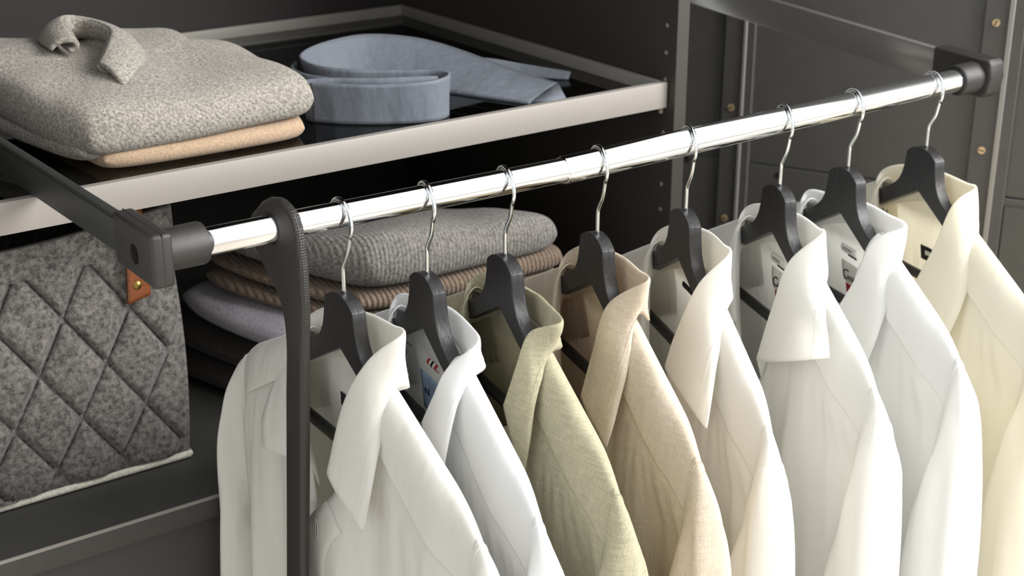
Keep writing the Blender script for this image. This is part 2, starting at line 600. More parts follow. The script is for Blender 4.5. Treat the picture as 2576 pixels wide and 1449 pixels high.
def arm(x0, x1, y0, y1, zc0, zc1, h, mat, toe=0.0):
    a = mesh_obj('arm', [(x + t_, y, z) for y, zc, t_ in ((y0, zc0, 0.0), (y1, zc1, toe)) for x, z in
                         ((x0, zc - h / 2), (x1, zc - h / 2), (x1, zc + h / 2), (x0, zc + h / 2))],
                 [(0, 1, 2, 3), (7, 6, 5, 4), (0, 4, 5, 1), (1, 5, 6, 2), (2, 6, 7, 3), (3, 7, 4, 0)], mat, lift, False)
    bm = bmesh.new(); bm.from_mesh(a.data)
    bmesh.ops.bevel(bm, geom=list(bm.edges), offset=0.0012, segments=2, profile=0.5, affect='EDGES')
    bmesh.ops.recalc_face_normals(bm, faces=bm.faces)
    bm.to_mesh(a.data); bm.free()
    a.data.polygons.foreach_set('use_smooth', [True] * len(a.data.polygons))
    a.data.set_sharp_from_angle(angle=R(40))
    return a


la = arm(-0.0490, -0.0400, 0.045, 0.60, 0.0018, 0.0035, 0.0340, 'arm_grey', -0.016)
arm(-0.0496, -0.0488, 0.045, 0.60, 0.0166, 0.0183, 0.0020, 'arm_grey', -0.016).name = 'arm_lip'
arm(0.9890, 1.0000, 0.050, 0.535, 0.0055, 0.0330, 0.0385, 'arm_gloss')

# pull rod with a stippled looped grip
rod = thing('pull_rod', 'dark plastic pull rod with stippled looped grip hooked over the rail', 'pull rod', (0.072, 0, 0))
right = [(0.0047, 0.0255), (-0.0120, 0.0290), (-0.0250, 0.0270), (-0.0360, 0.0225), (-0.0445, 0.0150), (-0.0520, 0.0030), (-0.0565, -0.0120), (-0.0580, -0.0300), (-0.0575, -0.0600), (-0.0540, -0.0920), (-0.0500, -0.130), (-0.0287, -0.3300), (-0.002, -0.58)]
left = [(0.040, -0.60), (0.0143, -0.3512), (-0.0080, -0.150), (-0.0140, -0.1042), (-0.0125, -0.0785), (-0.0060, -0.0640), (0.0040, -0.0530), (0.0160, -0.0440), (0.0290, -0.0350), (0.0390, -0.0240), (0.0430, -0.0110), (0.0400, 0.0005), (0.0295, 0.0092), (0.0180, 0.0185)]
ol = np.array(right + left)
right = [(y + 0.0085 * min(1, max(0, (0.024 - z) / 0.03)), z) for y, z in right]
grip_r = spline(right[:11], 40)
grip_l = spline(left[2:], 40)
outl = [tuple(p) for p in np.vstack([grip_r, np.array(right[11:]), np.array(left[:2]), grip_l])]
gp = prism('rod_with_grip', outl, -0.0060, 0.0040, 'stipple', rod, 0.0040, 4)
cu = lathe_x('cutter', [(-0.05, 0.0001), (-0.05, 0.0150), (0.05, 0.0150), (0.05, 0.0001)], 'hole', None, 40, (0.072, 0.0, -0.001))
bm = bmesh.new(); bm.from_mesh(cu.data); bmesh.ops.holes_fill(bm, edges=bm.edges); bmesh.ops.recalc_face_normals(bm, faces=bm.faces); bm.to_mesh(cu.data); bm.free()
bpy.context.view_layer.update()
cut(gp, cu)
lathe_x('grip_bush', [(-0.0062, 0.0152), (-0.0062, 0.0128), (0.0045, 0.0128), (0.0045, 0.0152)], 'plastic_dark', rod, 40, (0, 0, -0.001))
mk = lathe_x('mould_mark', [(-0.0004, 0.0016), (-0.0008, 0.002), (-0.0004, 0.0024)], 'stipple', rod, 16, (-0.0057, -0.010, -0.036))

# ------------------------------------------------------------------ hangers
HX = [0.134, 0.222, 0.310, 0.4225, 0.5395, 0.675, 0.7815, 0.913]
HYAW = [2.0, 9.0, 10.0, 14.0, 20.0, 18.0, 14.0, 13.5]


def ridge(r):
    r = np.abs(r)
    return -0.118 - 0.5 * (r - 0.04) - 9.0 * np.maximum(0, r - 0.195)**2


def make_hanger(i):
    x, yaw = HX[i], HYAW[i]
    lab = ['dark stained wooden hanger nearest the pull rod, holding cream collared shirt',
           'dark wooden hanger holding the crisp white shirt with blue neck label',
           'dark wooden hanger holding the olive linen shirt',
           'dark wooden hanger holding the sandy beige linen shirt',
           'dark wooden hanger holding the ivory shirt with long pointed collar',
           'dark wooden hanger holding the white shirt with wide squared collar',
           'dark wooden hanger holding white shirt between squared-collar shirt and pale yellow shirt',
           'dark wooden hanger closest to the rail end socket, holding pale yellow shirt'][i]
    h = thing('clothes_hanger', lab, 'hanger', (x, 0, zr(x)), -R(yaw), 'wooden hangers on the chrome rail')
    half = [(0.0, -0.0735), (0.007, -0.0741), (0.0140, -0.0759), (0.0205, -0.0789), (0.0272, -0.0838), (0.0282, -0.0920), (0.0302, -0.1030), (0.0332, -0.1130),
            (0.0382, -0.1215), (0.0452, -0.1285), (0.056, -0.1355), (0.08, -0.1475), (0.14, -0.1775), (0.195, -0.2045), (0.209, -0.2150), (0.2105, -0.2260),
            (0.205, -0.2360), (0.196, -0.2370), (0.15, -0.2090), (0.08, -0.1690), (0.0, -0.1255)]
    out = [(-r, z) for r, z in half] + [(r, z) for r, z in half[-2:0:-1]]
    prism('wooden_body', out, -0.0070, 0.0070, 'hanger', h, 0.0007, 1)
    tube('trouser_bar', [(0, -0.2015, -0.2290), (0, 0.2015, -0.2290)], 0.0058, 'hanger', h, 16)
    rr = RL if x < 0.378 else RR
    rc = 0.0196
    zc = rr + 0.0019 - rc
    pth = []
    for a in np.linspace(R(205), R(-38), 30):
        pth.append((rc * math.cos(a), zc + rc * math.sin(a)))
    pth += [(0.0110, -0.0320), (0.0060, -0.0400), (0.0018, -0.0465), (0.0004, -0.0500), (0.0, -0.0545), (0, -0.0625), (0, -0.077)]
    sp = spline(pth, 90)
    tube('hook', [(0, -r, z) for r, z in sp], 0.0020, 'wire', h, 12)
    return h


for i in range(8):
    make_hanger(i)

# ------------------------------------------------------------------ shirts
M['cloth_cream'] = cloth('cloth_cream', (0.87, 0.86, 0.815, 1), 0.5, 0.5)
M['cloth_white'] = cloth('cloth_white', (0.90, 0.90, 0.90, 1), 0.5, 0.3)
M['cloth_olive'] = cloth('cloth_olive', (0.57, 0.535, 0.38, 1), 0.36, 0.55, 0.5, 0.16)
M['cloth_beige'] = cloth('cloth_beige', (0.80, 0.715, 0.59, 1), 0.42, 0.55, 0.4, 0.10)
M['cloth_ivory'] = cloth('cloth_ivory', (0.92, 0.905, 0.86, 1), 0.5, 0.4)
M['cloth_white_soft'] = cloth('cloth_white_soft', (0.92, 0.915, 0.885, 1), 0.5, 0.4)
M['cloth_white_cool'] = cloth('cloth_white_cool', (0.92, 0.92, 0.905, 1), 0.5, 0.35)
M['cloth_yellow'] = cloth('cloth_yellow', (0.93, 0.90, 0.80, 1), 0.5, 0.35)

SHIRTS = [
    dict(mat='cloth_cream', label='cream cotton shirt with pointed collar beside the pull rod', T=(0.036, 0.026),
         front=(0.037, -0.042, -0.225), f2=(0.052, -0.030, -0.153), f3=(0.075, -0.018, -0.109), apex=(0.090, 0.008, -0.084),
         tip=(0.110, -0.047, -0.249), o2=(0.098, -0.021, -0.175), o1=(0.091, 0.010, -0.139)),
    dict(mat='cloth_white', label='crisp pure white shirt with blue neck label and striped loop', T=(0.026, 0.026),
         front=(0.066, -0.036, -0.190), f2=(0.073, -0.028, -0.165), f3=(0.083, -0.018, -0.134), apex=(0.094, 0.006, -0.109),
         tip=(0.112, -0.040, -0.235), o2=(0.108, -0.024, -0.165), o1=(0.100, 0.008, -0.142)),
    dict(mat='cloth_olive', label='olive green linen shirt with soft crumpled collar', T=(0.026, 0.030),
         front=(0.078, -0.038, -0.190), f2=(0.084, -0.028, -0.150), f3=(0.088, -0.016, -0.116), apex=(0.106, 0.006, -0.105),
         tip=(0.122, -0.040, -0.250), o2=(0.114, -0.022, -0.168), o1=(0.102, 0.006, -0.140)),
    dict(mat='cloth_beige', label='sandy beige linen shirt between olive and ivory shirts', T=(0.032, 0.032),
         front=(0.062, -0.042, -0.218), f2=(0.060, -0.030, -0.175), f3=(0.071, -0.020, -0.122), apex=(0.098, 0.007, -0.092),
         tip=(0.132, -0.047, -0.240), o2=(0.117, -0.022, -0.186), o1=(0.104, 0.007, -0.123)),
    dict(mat='cloth_ivory', label='ivory shirt with long narrow pointed collar and rolled shoulder seam', T=(0.034, 0.036),
         front=(0.074, -0.045, -0.215), f2=(0.074, -0.034, -0.176), f3=(0.091, -0.020, -0.120), apex=(0.092, 0.010, -0.090),
         tip=(0.183, -0.044, -0.232), o2=(0.149, -0.022, -0.188), o1=(0.119, 0.008, -0.147)),
    dict(mat='cloth_white_soft', label='white shirt with wide squared collar spreading outward', T=(0.036, 0.032),
         front=(0.054, -0.042, -0.252), f2=(0.060, -0.030, -0.188), f3=(0.070, -0.020, -0.136), apex=(0.080, 0.010, -0.104),
         tip=(0.196, -0.037, -0.190), o2=(0.160, -0.022, -0.170), o1=(0.121, 0.008, -0.157)),
    dict(mat='cloth_white_cool', label='white shirt with folded collar just before the pale yellow shirt', T=(0.032, 0.034),
         front=(0.066, -0.044, -0.215), f2=(0.074, -0.030, -0.179), f3=(0.088, -0.020, -0.130), apex=(0.103, 0.008, -0.112),
         tip=(0.130, -0.048, -0.262), o2=(0.124, -0.022, -0.199), o1=(0.119, 0.008, -0.160)),
    dict(mat='cloth_yellow', label='pale yellow shirt at the socket end of the rail', T=(0.036, 0.036),
         front=(0.060, -0.044, -0.220), f2=(0.071, -0.030, -0.171), f3=(0.083, -0.020, -0.118), apex=(0.080, 0.010, -0.102),
         tip=(0.125, -0.050, -0.275), o2=(0.130, -0.022, -0.204), o1=(0.118, 0.008, -0.151)),
]


def bprof(d, T):
    d = np.maximum(d, 0)
    return 0.0105 * (1 - np.exp(-d / 0.006)) + (T - 0.0105) * (1 - np.exp(-d / 0.085))


def loc3(r, b, z):
    return np.stack([b, -r, z], axis=-1)


def make_shirt(i):
    sp = SHIRTS[i]
    x, yaw = HX[i], HYAW[i]
    root = thing('shirt', sp['label'], 'shirt', (x, 0, zr(x)), -R(yaw), 'shirts hanging on the rail')
    rng = random.Random(31 + i)
    mat = sp['mat']
    Tf, Tb = sp['T']
    fr, fb, fz = sp['front']
    ph = [rng.uniform(0, 6.28) for _ in range(12)]
    kk = [rng.uniform(38, 60), rng.uniform(80, 120), rng.uniform(150, 210)]

    def folds(r, z, drop, k0=0, amp=1.0):
        g = sstep(0.0, 0.24, drop)
        gp_ = sstep(0.058, 0.075, drop) * (1 - sstep(0.07, 0.20, drop))
        return amp * gp_ * 0.0011 * np.sin(330 * r + 40 * z + 2 * np.sin(60 * r + ph[k0])) + amp * g * (0.0068 * np.sin(kk[0] * r + ph[k0] + 3 * z) + 0.0040 * np.sin(kk[1] * r + ph[k0 + 1] - 5 * z)
                          + 0.0018 * np.sin(kk[2] * r + ph[k0 + 2] + 9 * z))

    ZB = -0.76
    # ---- two front panels, near (+1) and far (-1)
    nu, nv = 64, 44
    q = np.linspace(0, 1, nu)**1.35
    for sg in (1, -1):
        if sg > 0:
            E = [(0.073, 0.000, -0.1345), (0.063, -0.017, -0.165), (fr - 0.004, fb + 0.009, fz - 0.022), (-0.004, -Tf - 0.010, fz - 0.070), (-0.016, -Tf - 0.008, fz - 0.16), (-0.018, -Tf - 0.006, ZB)]
        else:
            E = [(-0.078, 0.000, -0.1375), (-0.084 if i == 0 else -0.068, -0.012, -0.170)] + ([(-0.016, -0.031, -0.257), (0.006, -Tf - 0.002, -0.322)] if i == 0 else [(-0.020, -0.030, -0.258), (0.006, -Tf - 0.002, -0.330)]) + [(0.008, -Tf - 0.001, -0.43), (0.016, -Tf, ZB)]
            E_old = [(0.004, -Tf - 0.002, -0.322), (0.014, -Tf - 0.001, -0.40), (0.016, -Tf, ZB)]
        qk = [0, 0.09, 0.22, 0.34, 0.50, 1]
        Eq = spline(E, 0, q, qk)
        rs = 0.236
        Sd = [(sg * rs, 0, ridge(rs)), (sg * 0.236, 0, -0.285), (sg * 0.234, 0, -0.36), (sg * 0.232, 0, -0.44), (sg * 0.232, 0, -0.52), (sg * 0.235, 0, ZB - 0.02)]
        Sq = spline(Sd, 0, q, qk)
        rec = (0.25 if sg > 0 else 0.0) if i == 0 else 0.62      # how far the cloth falls back below the yoke
        s = np.linspace(0, 1, nv)
        r = Eq[:, None, 0] * (1 - s) + Sq[:, None, 0] * s
        z = Eq[:, None, 2] * (1 - s) + Sq[:, None, 2] * s
        z[0] = np.where(np.abs(r[0]) > 0.073, ridge(r[0]), z[0])
        drop = np.where(np.abs(r) > 0.06, ridge(np.maximum(np.abs(r), 0.06)), -0.128) - z
        g = (1 - 0.62 * sstep(0.62, 1.0, s)[None, :]) * (1 - rec * sstep(0.36, 0.80, s)[None, :] * sstep(0.052, 0.12, drop))
        wgt = (1 - s)[None, :]**2.2
        b = Eq[:, None, 1] * wgt + (-bprof(drop, Tf) * g) * (1 - wgt) - folds(r, z, drop, 0 if sg > 0 else 3) * (1 - 0.8 * wgt)
        b = np.minimum(b, -0.0006)
        f_o = grid('front_panel', loc3(r, b, z), mat, root, flip=(sg < 0), solid=0.0008)
        # placket band along the opening edge
        pr = []
        for a in np.linspace(0, 1, 6):
            wdt = 0.031
            rp_ = Eq[:, 0] + sg * wdt * a
            bb = np.array([np.interp(abs(rp_[k] - Eq[k, 0]), np.abs(r[k] - Eq[k, 0]), b[k]) for k in range(nu)])
            zz = np.array([np.interp(abs(rp_[k] - Eq[k, 0]), np.abs(r[k] - Eq[k, 0]), z[k]) for k in range(nu)])
            pr.append(loc3(rp_, bb - 0.0012, zz))
        k0 = int(np.searchsorted(q, 0.245))
        P = np.array(pr).transpose(1, 0, 2)[k0:]
        pk = grid('placket', P, mat, root, flip=(sg < 0), solid=0.0012)
        if i == 0 and sg > 0:
            for zb in (-0.296, -0.376, -0.456):
                kq = int(np.argmin(np.abs(P[:, 2, 2] - zb)))
                c = P[kq, 2]
                bh = box('buttonhole', (-0.0006, -0.0012, -0.0085), (0.0004, 0.0012, 0.0085), 'label_grey', pk, 0.0004, 1)
                bh.location = (c[0] - 0.0008, c[1], c[2])
                st = tube('stitching', [(-0.0008, 0.0024 * math.sin(t), 0.0105 * math.cos(t)) for t in np.linspace(0, 6.1, 20)], 0.0005, mat, pk, 6)
                st.location = bh.location

    # ---- back panel
    nv = 84
    s = np.linspace(-1, 1, nv)
    r = np.outer(np.ones(nu), s * 0.236)
    ztop = np.where(np.abs(r[0]) < 0.073, -0.1345, ridge(r[0]))
    z = ztop[None, :] * (1 - q[:, None]) + (ZB - 0.02) * q[:, None]
    drop = ztop[None, :] - z
    bt = 0.019 * np.sqrt(np.maximum(0, 1 - (r / 0.076)**2))
    g = 1 - 0.62 * sstep(0.66, 1.0, np.abs(s))[None, :]
    b = np.maximum(bt * np.exp(-drop / 0.2), bprof(drop, Tb) * g) + folds(r, z, drop, 6, 0.8)
    b = np.maximum(b, 0.0006)
    b[0] = bt[0]
    grid('back_panel', loc3(r, b, z), mat, root, solid=0.0008)

    # ---- yoke over the shoulders, its lower edge a raised seam
    for sg in (1, -1):
        rr_ = np.linspace(0.068, 0.2365, 40)
        ds = [-0.085, -0.06, -0.04, -0.025, -0.014, -0.007, -0.003, -0.001, 0.0, 0.001, 0.003, 0.007, 0.013, 0.021, 0.030, 0.038, 0.0395]
        P = np.zeros((len(rr_), len(ds), 3))
        for a, rv in enumerate(rr_):
            gs_ = 1 - 0.62 * float(sstep(0.62, 1.0, (rv - 0.06) / 0.176))
            for c_, d in enumerate(ds):
                ad = abs(d)
                # lower edge runs a little steeper than the shoulder towards the sleeve
                ad2 = ad * (1.0 + 0.35 * (rv - 0.07) / 0.17) if d > 0 else ad
                T = Tf if d > 0 else Tb
                bb = (bprof(ad2, T) * gs_ + 0.0016) * (-1 if d > 0 else 1) if d != 0 else 0.0
                if ad < 0.0005:
                    bb = 0
                fo = float(folds(np.array(sg * rv), ridge(rv) - ad2, np.array(ad2), 0 if sg > 0 else 3)) if d > 0 else 0
                P[a, c_] = (bb - fo, -sg * rv, ridge(rv) - ad2 + 0.0022 * math.exp(-ad2 / 0.006))
        grid('yoke', P, mat, root, flip=(sg < 0), solid=0.0010)

    # ---- sleeves
    for sg in (1, -1):
        tb = rng.uniform(-0.006, 0.006) - (0.030 if sg < 0 and i == 0 else 0)
        O = [(0.2235, float(ridge(0.2235)) + 0.0030), (0.2385, -0.2320), (0.2500, -0.2600), (0.2580, -0.3150), (0.2640, -0.4100), (0.2670, -0.55), (0.268, -0.78)]
        I = [(0.2120, -0.4000), (0.2080, -0.4080), (0.2040, -0.4180), (0.1980, -0.4400), (0.1900, -0.5000), (0.1840, -0.62), (0.182, -0.80)]
        W = [0.0185, 0.0225, 0.0270, 0.0320, 0.0355, 0.037, 0.038]
        ws = 0.86 if i in (0, 1, 2) else 1.0
        nt_ = 46
        if sg < 0:      # the far sleeve hangs clear of the wardrobe front
            O = [(min(a_, 0.2430 - 0.010 * sstep(-0.30, -0.40, b_)), b_) for a_, b_ in O]
        Os, Is = spline(O, nt_), spline(I, nt_)
        Ws = spline(np.array(W)[:, None], nt_)[:, 0] * ws
        na = 56
        P = np.zeros((nt_, na, 3))
        for k in range(nt_):
            cx, hv = (Os[k] + Is[k]) / 2, (Os[k] - Is[k]) / 2
            tt = k / (nt_ - 1)
            for a in range(na):
                al = 2 * math.pi * a / na
                ca, sa = math.cos(al), math.sin(al)
                e = 0.8
                ca2 = math.copysign(abs(ca)**e, ca)
                sa2 = math.copysign(abs(sa)**e, sa)
                fo = (0.0035 * math.sin(3 * al + ph[9] + 4 * tt) + 0.0022 * math.sin(5 * al + ph[10] - 6 * tt) + 0.0012 * math.sin(9 * al + ph[11] + 9 * tt)) * min(1, tt * 3.5)
                wv = Ws[k] + fo
                rz = cx + hv * ca2
                dtop = (1 - ca2) * float(np.linalg.norm(hv))
                gs_ = 0.40 + 0.25 * min(1, tt * 3)
                wa = float(bprof(dtop, Tf if sa > 0 else Tb)) * gs_ + 0.0014
                bl_ = float(sstep(0.0, 0.40, tt))
                wid = min(wa, wv * abs(sa2) * 1.6 + 0.0004) * (1 - bl_) + wv * abs(sa2) * bl_
                P[k, a] = (-math.copysign(wid, sa) + tb * tt, -sg * rz[0], rz[1])
        sl = grid('sleeve', P, mat, root, wrap_v=True, flip=(sg > 0), solid=0.0008)
        # raised armhole seam
        ring = P[11 if i in (4, 5) else 2].copy()
        c0 = ring.mean(axis=0)
        dv = ring - c0
        dv[:, 0] = np.sign(dv[:, 0]) * np.maximum(np.abs(dv[:, 0]) * 6, 0.0)
        dv /= np.linalg.norm(dv, axis=1)[:, None] + 1e-9
        ring = ring + dv * 0.0007
        tube('armhole_seam', np.vstack([ring, ring[:1]]), 0.0008, mat, sl, 6, caps=False)

    # ---- collar: stand, fold and leaf in one ribbon running from near front round the back to far front
    V = lambda t: np.array(t, float)
    f0, f2, f3, ap = V(sp['front']), V(sp['f2']), V(sp['f3']), V(sp['apex'])
    tip, o2, o1 = V(sp['tip']), V(sp['o2']), V(sp['o1'])
    zb = min(-0.1, ap[2] - 0.006)
    o1 = o1 + V((-0.0125, -0.006, -0.004))
    Fk = [f0, f2, f3, ap, (0.054, 0.019, ap[2] * 0.5 + zb * 0.5), (0, 0.023, zb), (-0.055, 0.015, min(zb - 0.006, -0.111)), (-0.083, 0.003, -0.128)] + ([(-0.080, -0.013, -0.147), (-0.054, -0.026, -0.190), (-0.010, -0.036, -0.237)] if i == 0 else [(-0.070, -0.0125, -0.148), (-0.047, -0.026, -0.186), (-0.014, -0.036, -0.236)])
    Lk = [tip, tip * 0.45 + o2 * 0.55 + V((0.004, -0.002, 0.002)), o2 * 0.7 + o1 * 0.3, o1, (0.062, 0.029, -0.148), (0, 0.036, -0.153), (-0.066, 0.028, -0.158), (-0.106, 0.008, -0.174)] + ([(-0.118, -0.018, -0.200), (-0.114, -0.036, -0.232), (-0.100, -0.046, -0.258)] if i == 0 else [(-0.114, -0.018, -0.198), (-0.108, -0.036, -0.234), (-0.092, -0.046, -0.262)])
    Sk = [f0 + V((-0.003, 0.009, -0.028)), f2 + V((-0.008, 0.010, -0.030)), f3 + V((-0.006, 0.005, -0.032)), (0.073, 0.003, -0.131), (0.048, 0.016, -0.136), (0, 0.019, -0.142), (-0.055, 0.013, -0.160), (-0.087, 0.009, -0.176)] + ([(-0.076, -0.011, -0.172), (-0.050, -0.021, -0.214), (-0.008, -0.030, -0.263)] if i == 0 else [(-0.066, -0.0105, -0.174), (-0.043, -0.020, -0.214), (-0.012, -0.029, -0.263)])
    n = 110
    Fc, Lc, Sc = spline(Fk, n), spline(Lk, n), spline(Sk, n)
    wob = 1.0 if mat in ('cloth_olive', 'cloth_beige') else 0.35
    rows = []
    for k in range(n):
        cen = np.array([0, 0.0, Fc[k, 2]])
        outw = Fc[k] - cen
        outw[2] = 0
        outw /= (np.linalg.norm(outw) + 1e-6)
        t_ = k / n
        col = []
        for a in np.linspace(0, 0.93, 5):
            col.append(Sc[k] * (1 - a) + Fc[k] * a)
        wb = wob * 0.004 * nz3(t_ * 9, i * 3.1, 0.3)
        F1 = Fc[k] + outw * 0.0015 + np.array([0, 0, 0.0012 + wb])
        C1 = Fc[k] + outw * (0.0055 + wb) + np.array([0, 0, -0.004])
        for a in np.linspace(0, 1, 14):
            pnt = F1 * (1 - a)**2 + 2 * C1 * a * (1 - a) + Lc[k] * a * a
            pnt = pnt + outw * wob * 0.004 * a * nz3(t_ * 14, a * 2.5, i * 1.7)
            col.append(pnt)
        rows.append(col)
    P = np.array(rows)
    P = loc3(P[..., 0], P[..., 1], P[..., 2])
    cl = grid('collar', P, mat, root, solid=0.0020)
    # edge stitching of the leaf: a slightly raised line 5 mm inside the edge
    e1 = P[:, 16] * 0.55 + P[:, 17] * 0.45
    nrm = np.cross(np.gradient(P[:, 17], axis=0), P[:, 17] - P[:, 15])
    nrm /= np.linalg.norm(nrm, axis=1)[:, None] + 1e-9
    tube('collar_stitch', e1 - nrm * 0.0009 * (1 if np.dot(nrm[5], [-1, 0, 0]) < 0 else -1), 0.00045, mat, cl, 5, caps=False)
    # ---- woven labels sewn inside the back of the neck
    def bback(r_, z_):
        zt_ = -0.1345 if abs(r_) < 0.073 else float(ridge(r_))
        d_ = zt_ - z_
        bt_ = 0.019 * math.sqrt(max(0, 1 - (r_ / 0.076)**2))
        g_ = 1 - 0.62 * float(sstep(0.66, 1.0, abs(r_) / 0.236))
        return max(bt_ * math.exp(-d_ / 0.2), float(bprof(np.array(d_), Tb)) * g_) + float(folds(np.array(r_), z_, np.array(d_), 6, 0.8))

    def patch(name, r0, r1, z1, z0, mt_, off=0.0016, par=root, bow=0.0):
        rs_, zs_ = np.linspace(r0, r1, 10), np.linspace(z1, z0, 7)
        P_ = np.array([[loc3(np.array(a_), np.array(bback(a_, c_) - off - bow * math.sin(math.pi * k_ / 6)), np.array(c_)) for k_, c_ in enumerate(zs_)] for a_ in rs_])
        return grid(name, P_, mt_, par, solid=0.0005)

    def letters(txt, r_, z_, size, mt_, par, shear=0.0, off=0.0026):
        cu_ = bpy.data.curves.new('lettering', 'FONT')
        cu_.body, cu_.size, cu_.shear, cu_.extrude = txt, size, shear, 0.0001
        tmp = bpy.data.objects.new('lettering', cu_)
        COL.objects.link(tmp)
        dg_ = bpy.context.evaluated_depsgraph_get()
        me_ = bpy.data.meshes.new_from_object(tmp.evaluated_get(dg_))
        bpy.data.objects.remove(tmp, do_unlink=True)
        for v_ in me_.vertices:
            rr_, zz_ = r_ + v_.co.x, z_ + v_.co.y
            v_.co = Vector((bback(rr_, zz_) - off + v_.co.z, -rr_, zz_))
        me_.materials.clear()
        me_.materials.append(M[mt_])
        o_ = bpy.data.objects.new('lettering', me_)
        COL.objects.link(o_)
        o_.parent = par
        return o_
    if i == 0:
        patch('neck_label', -0.049, 0.004, -0.194, -0.208, 'label_black')
    elif i == 1:
        lb = patch('neck_label', -0.061, 0.006, -0.198, -0.239, 'label_blue')
        letters('N', -0.051, -0.221, 0.011, 'label_black', lb)
        for k_, (m_, n_) in enumerate((('label_red', 5), ('label_white', 3), ('label_black', 3), ('label_white', 3), ('label_red', 5))):
            patch('loop_stripe', -0.031 + 0.0042 * k_, -0.031 + 0.0042 * (k_ + 1), -0.174, -0.182, m_, 0.003, lb, 0.003)
        letters('Comfort Fit', -0.112, -0.188, 0.0042, 'label_grey', lb, 0, 0.002)
        for k_ in range(5):
            patch('print_mark', -0.103 + 0.005 * k_, -0.100 + 0.005 * k_, -0.1800, -0.1825, 'label_grey', 0.0014, lb)
            patch('print_mark', -0.116 + 0.005 * k_, -0.1135 + 0.005 * k_, -0.1925, -0.1945, 'label_grey', 0.0014, lb)
    elif i == 4:
        patch('neck_label', -0.041, -0.002, -0.1695, -0.1785, 'label_black', 0.0022, root, 0.002)
    elif i in (5, 6):
        dr_, dz_ = (0, 0) if i == 5 else (0.0105, -0.0125)
        lb = patch('neck_label', -0.039 + dr_, 0.024 + dr_, -0.1825 + dz_, -0.2085 + dz_, 'label_white', 0.0020, root, 0.001)
        letters('C', -0.0365 + dr_, -0.2035 + dz_, 0.0175, 'label_black', lb, 0.25, 0.0040)
        letters('asa', -0.0265 + dr_, -0.2035 + dz_, 0.0115, 'label_black', lb, 0.25, 0.0040)
        patch('red_label', -0.0335 + dr_, 0.012 + dr_, -0.2100 + dz_, -0.2225 + dz_, 'label_red', 0.0018, lb)
        ct = patch('size_tag', -0.034 + dr_, -0.004 + dr_, -0.1640 + dz_ * 0.7, -0.1745 + dz_ * 0.7, 'label_white', 0.0030, lb, 0.002)
        patch('tag_edge', -0.022 + dr_, -0.004 + dr_, -0.1738 + dz_ * 0.7, -0.1765 + dz_ * 0.7, 'label_black', 0.0032, ct)
        for k_ in range(4):
            patch('print_mark', -0.029 + dr_ + 0.0048 * k_, -0.0255 + dr_ + 0.0048 * k_, -0.1665 + dz_ * 0.7, -0.1705 + dz_ * 0.7, 'label_grey', 0.0046, ct, 0.001)
    elif i == 7:
        lb = patch('neck_label', -0.022, 0.022, -0.2045, -0.2225, 'label_black')
        patch('woven_mark', -0.013, -0.002, -0.2095, -0.2150, 'label_white', 0.0026, lb)
        patch('woven_mark', -0.004, -0.001, -0.2165, -0.2185, 'label_grey', 0.0026, lb)
        for k_ in range(4):
            patch('print_mark', -0.112 + 0.0075 * k_, -0.109 + 0.0075 * k_, -0.1800, -0.1870, 'label_grey', 0.0014, lb)
    return root, (q, Tb)


shirt_roots = [make_shirt(i)[0] for i in range(8)]


